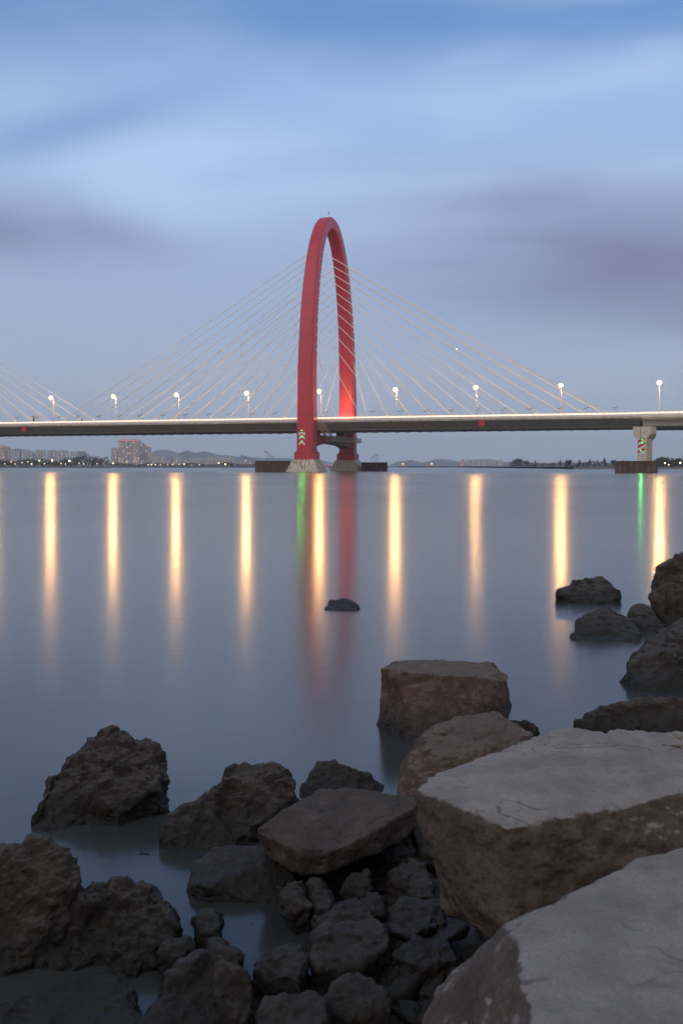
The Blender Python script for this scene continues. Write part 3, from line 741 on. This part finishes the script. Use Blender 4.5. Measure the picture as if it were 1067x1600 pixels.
# buoy and barges
bp_ = P(515, 733, 700); bp_.z = 0
o = empty('buoy', bp_, 0, label='small dark red buoy floating between the arch footings', cat='buoy')
bm = bmesh.new(); tube(bm, (0, 0, -.2), (0, 0, .9), 1.1, 12, .9); frustum(bm, (-.6, .6, -.6, .6), (-.15, .15, -.15, .15), .9, 2.6); bmobj('float', bm, M['red_dark'], o)
bm = bmesh.new(); ball(bm, Vector((0, 0, 2.7)), .25, 1); bmobj('buoy_lamp', bm, M['redlamp'], o)
for px, lab in ((655, 'low dark barge with warm and red lamps, nearest to the fender'), (700, 'low dark barge with one warm lamp farther right on the river')):
    q = P(px, 730, 1350); q.z = 0; o = empty('barge', q, R(4), label=lab, cat='barge', group='barges far out on the river')
    bm = bmesh.new(); prism(bm, [(-30, 1.6), (-27, -.3), (26, -.3), (31, 2.2), (25, 1.5)], 'y', -4, 4); bmobj('hull', bm, M['dark'], o)
    bm = bmesh.new(); box(bm, -26, -19, -3, 3, 1.6, 4.4); box(bm, -25, -21, -2.4, 2.4, 4.4, 5.8); bmobj('wheelhouse', bm, M['conc'], o)
    bm = bmesh.new(); ball(bm, Vector((-23, -3, 4.9)), .6, 1); bmobj('cabin_lamp', bm, M['cityB'], o)
    bm = bmesh.new(); ball(bm, Vector((20, -3.4, 2.4)), .6, 1); bmobj('bow_lamp', bm, M['redlamp'], o)

# ------------------------------------------------------------------ rocks
def rock_mat(name, base, pale, brown, topmix=.0, wet=True, bumps=.7, rough=.85, pit=.4):
    m_, t, b = mat(name); co = t.n('ShaderNodeTexCoord').outputs['Object']
    geo = t.n('ShaderNodeNewGeometry'); gs = t.n('ShaderNodeSeparateXYZ'); t.put(gs.inputs[0], geo.outputs['Normal'])
    ps = t.n('ShaderNodeSeparateXYZ'); t.put(ps.inputs[0], geo.outputs['Position'])
    n1 = t.noise(co, 2.2, 8, .62, .3); n2 = t.noise(co, 9, 8, .7); n3 = t.noise(co, 45, 5, .7)
    c = t.mix(t.mr(n1, .35, .65), base, brown)
    c = t.mix(t.mr(n2, .40, .75, 0, .55), c, tuple(q*.5 for q in pale) if topmix == 1.0 else pale)
    c = t.mix(t.mr(n3, .30, .50, .55, 0), c, tuple(q*.35 for q in base))
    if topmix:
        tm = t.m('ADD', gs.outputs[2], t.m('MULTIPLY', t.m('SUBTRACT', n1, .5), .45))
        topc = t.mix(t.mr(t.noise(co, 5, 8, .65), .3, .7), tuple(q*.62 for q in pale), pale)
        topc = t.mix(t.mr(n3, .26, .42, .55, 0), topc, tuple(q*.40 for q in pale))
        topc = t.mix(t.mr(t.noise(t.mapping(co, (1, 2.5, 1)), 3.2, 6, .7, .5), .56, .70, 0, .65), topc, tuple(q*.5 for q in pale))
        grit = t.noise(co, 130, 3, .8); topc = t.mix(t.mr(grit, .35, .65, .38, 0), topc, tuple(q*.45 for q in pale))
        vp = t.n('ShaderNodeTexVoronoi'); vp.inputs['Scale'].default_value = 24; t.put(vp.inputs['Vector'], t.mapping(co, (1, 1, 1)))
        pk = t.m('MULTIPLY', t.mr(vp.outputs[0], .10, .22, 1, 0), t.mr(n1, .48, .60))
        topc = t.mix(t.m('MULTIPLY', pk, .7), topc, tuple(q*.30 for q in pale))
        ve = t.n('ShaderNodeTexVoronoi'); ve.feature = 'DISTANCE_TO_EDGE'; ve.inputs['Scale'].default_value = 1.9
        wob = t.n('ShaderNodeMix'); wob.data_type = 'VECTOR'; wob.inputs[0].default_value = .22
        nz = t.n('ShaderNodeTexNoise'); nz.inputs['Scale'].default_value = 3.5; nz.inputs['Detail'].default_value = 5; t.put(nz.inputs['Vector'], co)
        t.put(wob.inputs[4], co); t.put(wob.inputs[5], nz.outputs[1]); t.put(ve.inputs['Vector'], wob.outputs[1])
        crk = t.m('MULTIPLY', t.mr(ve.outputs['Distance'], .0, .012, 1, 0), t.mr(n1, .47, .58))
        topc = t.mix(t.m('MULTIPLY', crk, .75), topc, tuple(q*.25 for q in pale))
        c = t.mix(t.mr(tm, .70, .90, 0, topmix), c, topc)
    oi = t.n('ShaderNodeObjectInfo'); rnd = oi.outputs['Random']
    c = t.mix(t.mr(rnd, 0, 1, 0, .30, False), c, t.mix(1.0, c, (.62, .72, .85), 'MULTIPLY'))
    if wet:
        wz = t.m('ADD', ps.outputs[2], t.m('MULTIPLY', t.m('SUBTRACT', n2, .5), .12))
        wm = t.mr(wz, .03, .24, 1, 0)
        c = t.mix(t.m('MULTIPLY', wm, .78), c, (.010, .011, .009))
        t.put(b.inputs['Roughness'], t.m('SUBTRACT', rough, t.m('MULTIPLY', wm, .35)))
    else: b.inputs['Roughness'].default_value = rough
    b.inputs['Specular IOR Level'].default_value = .3
    t.put(b.inputs['Base Color'], c)
    vor = t.n('ShaderNodeTexVoronoi'); vor.inputs['Scale'].default_value = 16; t.put(vor.inputs['Vector'], t.mapping(co, (1, 1, 1.6)))
    hgt = t.m('ADD', t.m('MULTIPLY', n2, 1.0), t.m('ADD', t.m('MULTIPLY', n3, .35), t.m('MULTIPLY', t.mr(vor.outputs[0], .0, .35, 0, 1), pit)))
    bp = t.n('ShaderNodeBump'); bp.inputs['Strength'].default_value = bumps; bp.inputs['Distance'].default_value = .035
    t.put(bp.inputs['Height'], hgt); t.put(b.inputs['Normal'], bp.outputs[0])
    return m_
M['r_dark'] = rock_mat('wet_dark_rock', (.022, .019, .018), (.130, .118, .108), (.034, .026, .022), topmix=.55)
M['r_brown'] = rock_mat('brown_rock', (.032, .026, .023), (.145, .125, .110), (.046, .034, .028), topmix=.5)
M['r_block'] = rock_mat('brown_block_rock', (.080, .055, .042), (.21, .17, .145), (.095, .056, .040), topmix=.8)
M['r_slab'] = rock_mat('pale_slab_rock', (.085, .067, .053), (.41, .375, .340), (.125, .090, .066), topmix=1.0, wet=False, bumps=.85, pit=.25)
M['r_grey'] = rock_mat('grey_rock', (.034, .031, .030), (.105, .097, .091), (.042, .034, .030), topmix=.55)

def hull_rock(name, pts, vox, amp, matn, label, grp=None, seed=0, rug=1.0, strata=0.0, cuts=0):
    pts = [Vector(p) for p in pts]
    c = sum(pts, Vector())/len(pts)
    bm = bmesh.new()
    for p in pts: bm.verts.new(p-c)
    r = bmesh.ops.convex_hull(bm, input=bm.verts[:])
    bmesh.ops.delete(bm, geom=[v for v in bm.verts if not v.link_faces], context='VERTS')
    rg = random.Random(seed*17+3)
    for _ in range(cuts):                       # break corners off along random flat planes
        dv = Vector((rg.gauss(0, 1), rg.gauss(0, .8), rg.gauss(.25, .8))).normalized()
        sup = max(v.co.dot(dv) for v in bm.verts); k_ = rg.uniform(.84, .96)
        bmesh.ops.bisect_plane(bm, geom=bm.verts[:]+bm.edges[:]+bm.faces[:], plane_co=dv*sup*k_, plane_no=dv, clear_outer=True)
        bmesh.ops.holes_fill(bm, edges=[e for e in bm.edges if e.is_boundary])
        vv = [v.co.copy() for v in bm.verts]; bm.clear()
        for q in vv: bm.verts.new(q)
        bmesh.ops.convex_hull(bm, input=bm.verts[:])
        bmesh.ops.delete(bm, geom=[v for v in bm.verts if not v.link_faces], context='VERTS')
    bmesh.ops.bevel(bm, geom=bm.edges[:], offset=amp*.25, segments=1, affect='EDGES', clamp_overlap=True)
    bmesh.ops.triangulate(bm, faces=bm.faces[:])
    me = D.meshes.new(name); bm.to_mesh(me); bm.free()
    o = D.objects.new(name, me); link(o)
    md = o.modifiers.new('r', 'REMESH'); md.mode = 'VOXEL'; md.voxel_size = vox
    ms = o.modifiers.new('s', 'SMOOTH'); ms.iterations = 1; ms.factor = .5
    dg = C.evaluated_depsgraph_get(); ev = o.evaluated_get(dg)
    m2 = D.meshes.new_from_object(ev); o.modifiers.clear(); o.data = m2; D.meshes.remove(me)
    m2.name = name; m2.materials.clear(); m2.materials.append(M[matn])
    sd = Vector((seed*7.13, seed*3.7, seed*1.9)); size = max((p-c).length for p in pts)
    k1 = 1.6/size
    co = [0.0]*(3*len(m2.vertices)); no = [0.0]*(3*len(m2.vertices))
    m2.vertices.foreach_get('co', co); m2.vertices.foreach_get('normal', no)
    for i in range(len(m2.vertices)):
        p = Vector(co[3*i:3*i+3]); nn = Vector(no[3*i:3*i+3])
        q = p*k1+sd
        w1 = noise.noise(q)                                     # broad swell
        w2 = noise.ridged_multi_fractal(q*2.1, .9, 2.1, 4, 1.0, 2.0)-1.1   # ridges
        w3 = noise.fractal(q*7, .75, 2.2, 5)
        w4 = 0.0                                                # planar facets and fracture steps
        for fs, fa in ((1.3, 1.25), (3.1, .55), (6.5, .2)):
            dd, pp = noise.voronoi(q*fs); c0 = pp[0]
            rd = noise.random_unit_vector if False else noise.noise_vector(c0*3.1+sd)
            w4 += fa*((q*fs-c0).dot(rd)*1.5+.5*noise.noise(c0*5.3))*min(1, (dd[1]-dd[0])*7)
        w5 = noise.fractal(p*14+sd, .8, 2.1, 3)
        d_ = amp*(.40*w1+.13*w2*rug+.20*w3*rug+.85*w4*rug)+.006*w5
        if matn == 'r_slab': d_ *= 1+.8*min(1, max(0, .75-nn.z)/.4)
        if strata: d_ += strata*amp*noise.noise(Vector((q.x*.8, q.y*.8, q.z*9+q.x*1.5)))
        p += nn*d_
        co[3*i:3*i+3] = p
    m2.vertices.foreach_set('co', co)
    m2.polygons.foreach_set('use_smooth', [True]*len(m2.polygons)); m2.update()
    o.location = c
    setp(o, label=label, cat='rock', group=grp)
    return o
def rock(outline, dn, df, label, matn='r_dark', extra=(), drop=-.35, amp=None, seed=None, rug=1.0, strata=.10, grp=None, maxd=.9):
    ys = [p[1] for p in outline]; y0, y1 = min(ys), max(ys); pts = []
    zb = .10 if drop == -.25 else -.02
    wl = (CAM_H-zb)*F/(y1-HY); span = df-dn
    if drop <= -.2 and dn < wl: extra = [(a, b_, d*wl/dn) for a, b_, d in extra]; dn = wl
    if y1 > 1180: df = dn+span*.55
    for (px, py) in outline:
        f = (py-y0)/(y1-y0); d = df+(dn-df)*f**.8
        p = P(px, py, d); pts.append(p); pts.append(Vector((p.x*1.0, p.y, max(min(p.z-.05, drop), p.z-maxd))))
    cx = sum(p[0] for p in outline)/len(outline); cy = sum(ys)/len(ys)
    for (px, py, d) in extra: pts.append(P(px, py, d))
    for (px, py) in outline:                      # hidden back
        if py < cy:
            q = P(cx+(px-cx)*.75, py+6, df+(df-dn)*.45+.1); pts.append(q); pts.append(Vector((q.x, q.y, min(q.z-.05, drop))))
    size = max((a-b_).length for a in pts for b_ in pts)
    wpx = (max(p[0] for p in outline)-min(p[0] for p in outline))
    vox = max(.008, min(dn/994*1.7, .03))
    rock.n += 1
    return hull_rock('rock', pts, vox, amp or size*.045, matn, label, grp, seed or rock.n, rug, strata, cuts=4)
rock.n = 0
rock([(42, 1308), (42, 1280), (64, 1228), (78, 1210), (122, 1182), (146, 1156), (158, 1144), (172, 1146), (188, 1164), (218, 1162), (252, 1174), (268, 1195), (268, 1213), (215, 1248), (150, 1308)], 5.35, 6.6,
     'large craggy dark rock standing alone in the water at the left', 'r_dark', amp=.075, rug=1.3)
rock([(-40, 1345), (-5, 1328), (60, 1320), (108, 1325), (130, 1352), (126, 1385), (100, 1425), (60, 1480), (0, 1545), (-40, 1560)], 3.85, 4.6,
     'big brown tilted rock cut by the left edge', 'r_brown', amp=.06, extra=((40, 1350, 4.2), (90, 1400, 4.05)))
rock([(60, 1498), (104, 1440), (132, 1394), (165, 1378), (212, 1380), (238, 1390), (255, 1418), (274, 1432), (268, 1460), (240, 1498), (160, 1535), (80, 1528)], 3.85, 4.5,
     'dark lumpy rock in front of the tilted left rock', 'r_dark', amp=.06, rug=1.3)
rock([(248, 1300), (264, 1276), (330, 1238), (375, 1210), (430, 1188), (452, 1197), (464, 1215), (460, 1245), (400, 1288), (340, 1328), (300, 1340), (265, 1325)], 5.05, 5.95,
     'dark wedge shaped rock pointing left into the water', 'r_dark', amp=.055, extra=((330, 1260, 5.3), (440, 1215, 5.45)))
rock([(346, 1226), (352, 1198), (368, 1192), (384, 1203), (380, 1222)], 6.0, 6.15, 'small upright stone behind the dark wedge rock', 'r_grey', drop=.0, amp=.018)
rock([(470, 1245), (480, 1212), (495, 1188), (520, 1190), (560, 1201), (596, 1212), (603, 1235), (560, 1250)], 5.6, 6.1,
     'low brown rock with a pointed left end behind the flat slab', 'r_brown', amp=.04)
rock([(398, 1298), (440, 1270), (498, 1234), (560, 1236), (646, 1246), (652, 1258), (620, 1286), (560, 1312), (512, 1332), (470, 1332), (432, 1316)], 4.5, 5.45,
     'flat brown tabular slab tilted toward the camera', 'r_brown', amp=.022, drop=.0, rug=.8, maxd=.10)
rock([(292, 1380), (302, 1348), (336, 1326), (385, 1320), (420, 1324), (434, 1345), (462, 1370), (456, 1398), (430, 1420), (380, 1408), (330, 1400)], 4.25, 4.85,
     'smooth topped dark rock below the wedge rock', 'r_grey', amp=.022, rug=.8, extra=((318, 1385, 4.27), (425, 1348, 4.42)))
rock([(608, 1232), (614, 1206), (637, 1174), (667, 1144), (710, 1122), (760, 1111), (798, 1123), (830, 1150), (790, 1190), (660, 1245)], 5.2, 6.5,
     'rounded pale topped rock between the square block and the great slab', 'r_block', amp=.04, drop=-.19, extra=((700, 1150, 5.8), (640, 1200, 5.3)))
rock([(785, 1122), (812, 1122), (838, 1137), (845, 1150), (795, 1160)], 6.7, 7.1, 'small dark rock poking out behind the rounded rock', 'r_dark', amp=.03)
# square block in the water
hull_rock('rock', [P(593, 1044, 7.75), P(622, 1037, 8.3), P(700, 1033, 8.5), P(789, 1033, 8.4), P(794, 1052, 7.9), P(690, 1056, 7.55), P(610, 1052, 7.6),
                   P(585, 1118, 7.7), P(586, 1146, 7.55), P(640, 1168, 7.2), P(797, 1100, 7.9), P(790, 1150, 7.7), P(700, 1180, 7.2),
                   P(620, 1140, 8.8), P(790, 1140, 8.8), P(590, 1230, 7.5), P(790, 1230, 7.6), P(650, 1240, 7.2), P(640, 1200, 8.8), P(780, 1200, 8.8)],
          .014, .05, 'r_block', 'square brown block with a flat pale top standing in the water', None, 31, 1.0, .15, 3)
# great pale slab
hull_rock('rock', [P(660, 1240, 3.52), P(674, 1217, 3.7), P(790, 1296, 3.14), P(760, 1278, 3.2), P(856, 1140, 4.35), P(890, 1135, 4.45), P(935, 1140, 4.4), P(1010, 1162, 4.2), P(1120, 1190, 3.95), P(1110, 1232, 3.56), P(1000, 1252, 3.42),
                   P(662, 1285, 3.5), P(690, 1352, 3.35), P(735, 1420, 3.2), P(790, 1442, 3.08), P(840, 1430, 3.15), P(1110, 1350, 3.45), P(700, 1420, 4.0), P(860, 1350, 4.5), P(1110, 1300, 4.3), P(1200, 1200, 3.9), P(1200, 1340, 3.5), P(800, 1500, 3.5), P(740, 1440, 3.8), P(1100, 1600, 3.8)],
          .0075, .032, 'r_slab', 'great flat pale slab with steep brown sides at the right', None, 7, .55, .5)
# nearest slab
hull_rock('rock', [P(1250, 1280, 2.60), P(1120, 1308, 2.48), P(1000, 1344, 2.29), P(900, 1392, 2.14), P(835, 1430, 2.02), P(800, 1460, 1.95), P(830, 1560, 1.66), P(1250, 1700, 1.46), P(830, 1720, 1.42),
                   P(676, 1546, 2.32), P(652, 1600, 2.18), P(630, 1720, 1.95), P(778, 1452, 2.10), P(700, 1720, 2.0), P(720, 1640, 2.3), P(1000, 1480, 2.6), P(1250, 1480, 2.8), P(1200, 1800, 1.7), P(760, 1740, 2.5), P(1250, 1740, 2.7)],
          .0060, .022, 'r_slab', 'nearest pale slab filling the lower right corner', None, 12, .5, .3)
rock([(980, 1038), (1002, 1014), (1067, 974), (1110, 966), (1120, 1085), (1000, 1085), (988, 1062)], 8.6, 10, 'angular dark boulder at the right edge above the flat outcrop', 'r_dark', amp=.09, extra=((1040, 1020, 8.9),))
rock([(1018, 912), (1027, 888), (1050, 871), (1085, 862), (1110, 880), (1110, 975), (1050, 977), (1027, 960)], 12.1, 13.4, 'tallest brown boulder at the right edge', 'r_brown', amp=.10)
rock([(981, 957), (990, 945), (1010, 941), (1024, 958), (1038, 980), (1010, 992), (988, 975)], 11.8, 12.6, 'small dark rock wedged left of the tallest boulder', 'r_dark', amp=.05)
rock([(870, 922), (900, 906), (943, 899), (955, 914), (965, 930), (950, 945), (905, 945)], 14.4, 15.4, 'peaked dark rock farthest out in the group at the right', 'r_dark', amp=.09)
rock([(895, 985), (906, 962), (950, 948), (975, 960), (998, 985), (998, 1003), (950, 1008), (902, 998)], 11.2, 12.4, 'low dark rock just in front of the peaked rock', 'r_dark', amp=.08)
rock([(507, 950), (516, 940), (540, 937), (557, 943), (561, 953), (540, 960), (515, 959)], 13.6, 14.4, 'lone small rock in open water below the arch', 'r_dark', amp=.05)
rock([(898, 1130), (940, 1107), (1000, 1089), (1067, 1090), (1120, 1088), (1120, 1140), (1000, 1150), (925, 1142)], 7.0, 7.7, 'broad low brown outcrop behind the great slab', 'r_brown', amp=.06)
rock([(942, 1142), (1000, 1138), (1060, 1147), (1120, 1162), (1120, 1195), (1030, 1180)], 5.5, 6.0, 'pale grey rock just behind the great slab', 'r_slab', drop=-.19, amp=.03)
rock([(-30, 1580), (60, 1558), (130, 1530), (175, 1519), (215, 1542), (226, 1570), (215, 1650), (-30, 1660)], 3.1, 3.95, 'smooth bluish slab in the lower left corner', 'r_grey', amp=.035, rug=.7)
rock([(205, 1620), (232, 1562), (290, 1504), (340, 1484), (372, 1498), (382, 1530), (372, 1600), (368, 1660)], 3.0, 3.8, 'tall grey rock at the bottom right of the bluish slab', 'r_grey', amp=.045)
small = [
 ([(397, 1580), (410, 1558), (470, 1548), (508, 1562), (518, 1600), (500, 1650), (420, 1650)], 3.15, 3.6, 'r_grey', 'pale grey rock at the bottom centre edge'),
 ([(482, 1498), (492, 1462), (530, 1438), (590, 1438), (608, 1462), (602, 1495), (560, 1512), (500, 1516)], 3.5, 4.0, 'r_dark', 'chunky rock in the middle of the cobble pile'),
 ([(492, 1562), (522, 1532), (560, 1520), (600, 1542), (616, 1580), (560, 1590), (510, 1588)], 3.25, 3.6, 'r_grey', 'wedge shaped rock at the foot of the chunky rock'),
 ([(397, 1500), (420, 1482), (470, 1477), (480, 1500), (470, 1533), (420, 1522)], 3.5, 3.85, 'r_dark', 'squat rock left of the chunky rock'),
 ([(441, 1402), (446, 1377), (473, 1374), (482, 1400), (488, 1418), (455, 1424)], 4.0, 4.3, 'r_brown', 'reddish stone right of the smooth topped rock'),
 ([(531, 1385), (545, 1364), (575, 1362), (582, 1387), (560, 1395)], 4.3, 4.55, 'r_dark', 'small rounded stone in the tidal pool'),
 ([(484, 1443), (520, 1412), (560, 1400), (582, 1420), (586, 1436), (520, 1450)], 3.9, 4.2, 'r_dark', 'long low stone above the chunky rock'),
 ([(560, 1412), (574, 1392), (594, 1396), (602, 1424), (580, 1430)], 4.05, 4.25, 'r_grey', 'angular stone touching the tidal pool on its right'),
 ([(602, 1444), (622, 1404), (690, 1412), (700, 1440), (650, 1452)], 3.85, 4.25, 'r_grey', 'flat stone left of the foot of the great slab'),
 ([(606, 1362), (640, 1342), (662, 1352), (682, 1400), (640, 1402)], 4.0, 4.5, 'r_dark', 'sharp edged stone leaning toward the great slab'),
 ([(482, 1377), (500, 1372), (526, 1398), (512, 1426), (490, 1420)], 4.0, 4.35, 'r_dark', 'dark stone left of the tidal pool'),
 ([(307, 1455), (312, 1428), (334, 1423), (349, 1440), (340, 1458)], 3.95, 4.15, 'r_grey', 'rounded stone in the water channel below the smooth topped rock'),
 ([(247, 1490), (262, 1468), (294, 1463), (303, 1476), (280, 1498)], 3.8, 4.0, 'r_dark', 'small stone right of the dark lumpy rock'),
 ([(200, 1341), (214, 1331), (230, 1335), (232, 1342)], 5.1, 5.2, 'r_dark', 'tiny stone just breaking the water below the craggy rock'),
 ([(645, 1300), (655, 1275), (690, 1300), (700, 1340), (660, 1335)], 4.3, 4.8, 'r_dark', 'dark stone under the left face of the great slab'),
 ([(575, 1330), (600, 1302), (640, 1300), (650, 1330), (600, 1342)], 4.4, 4.9, 'r_dark', 'dark stone just under the flat tabular slab'),
 ([(610, 1495), (640, 1465), (700, 1468), (715, 1500), (660, 1512)], 3.5, 3.9, 'r_dark', 'dark stone right of the chunky rock'),
 ([(330, 1560), (345, 1500), (385, 1520), (400, 1560), (380, 1600)], 3.2, 3.5, 'r_dark', 'dark stone filling the gap left of the bottom centre rock'),
]
for ol, dn, df, mt, lab in small: rock(ol, dn, df, lab, mt, amp=.028, rug=1.1, drop=-.25, maxd=.16)
# cobbles in the shallow pile: built a few, copied
protos = []
for k in range(7):
    pts = [Vector((random.uniform(-1, 1), random.uniform(-1, 1), random.uniform(-.6, .6))).normalized()*random.uniform(.8, 1) for _ in range(14)]
    pts = [Vector((p.x*.11, p.y*.085, p.z*.06)) for p in pts]
    o = hull_rock('cobble', pts, .008, .012, ('r_dark', 'r_grey', 'r_brown')[k % 3], 'x', None, 50+k, 1.0, .2, cuts=6); protos.append(o)
cnt = 0; used = set()
zones = [((560, 760), (1290, 1600), 96, 'dark wet cobble in the pile at the foot of the great slab', 'cobbles at the foot of the great slab'),
         ((380, 560), (1345, 1600), 46, 'dark wet cobble in the shallows below the flat tabular slab', 'cobbles in the shallows'),
         ((150, 400), (1340, 1600), 12, 'dark wet cobble lying in the water among the left rocks', 'cobbles among the left rocks')]
for (xa, xb), (ya, yb_), n_, lab, grp in zones:
    for _ in range(n_):
        px = random.uniform(xa, xb); py = random.uniform(ya, yb_); Y = CAM_H*F/(py-HY)*.985
        p = P(px, py, Y); z = max(-.03, min(.2, bed_h(p.x, p.y)+.03))
        src = random.randrange(len(protos))
        if src not in used: o = protos[src]; used.add(src)
        else: o = protos[src].copy(); link(o)
        s_ = random.uniform(.45, 1.25)*(1.25 if random.random() < .25 else .85)
        o.location = (p.x, p.y, z); o.scale = (s_, s_*random.uniform(.8, 1.2), s_*random.uniform(.7, 1.1)); o.rotation_euler = (random.uniform(-.5, .5), random.uniform(-.5, .5), random.uniform(0, 6.28))
        setp(o, label=lab, cat='cobble', group=grp)

# ------------------------------------------------------------------ haze
bm = bmesh.new(); box(bm, -5150, 5150, -22, 8700, -2.2, 230)
hm = D.materials.new('haze'); hm.use_nodes = True; hm.node_tree.nodes.clear(); h_ = NT(hm.node_tree)
pv = h_.n('ShaderNodeVolumePrincipled'); pv.inputs['Color'].default_value = (.93, .975, 1, 1); pv.inputs['Density'].default_value = .00018; pv.inputs['Anisotropy'].default_value = .6
ho = h_.n('ShaderNodeOutputMaterial'); hm.node_tree.links.new(pv.outputs[0], ho.inputs['Volume'])
bmobj('haze', bm, hm, kind='stuff', label='thin dusk haze over the river and the city')
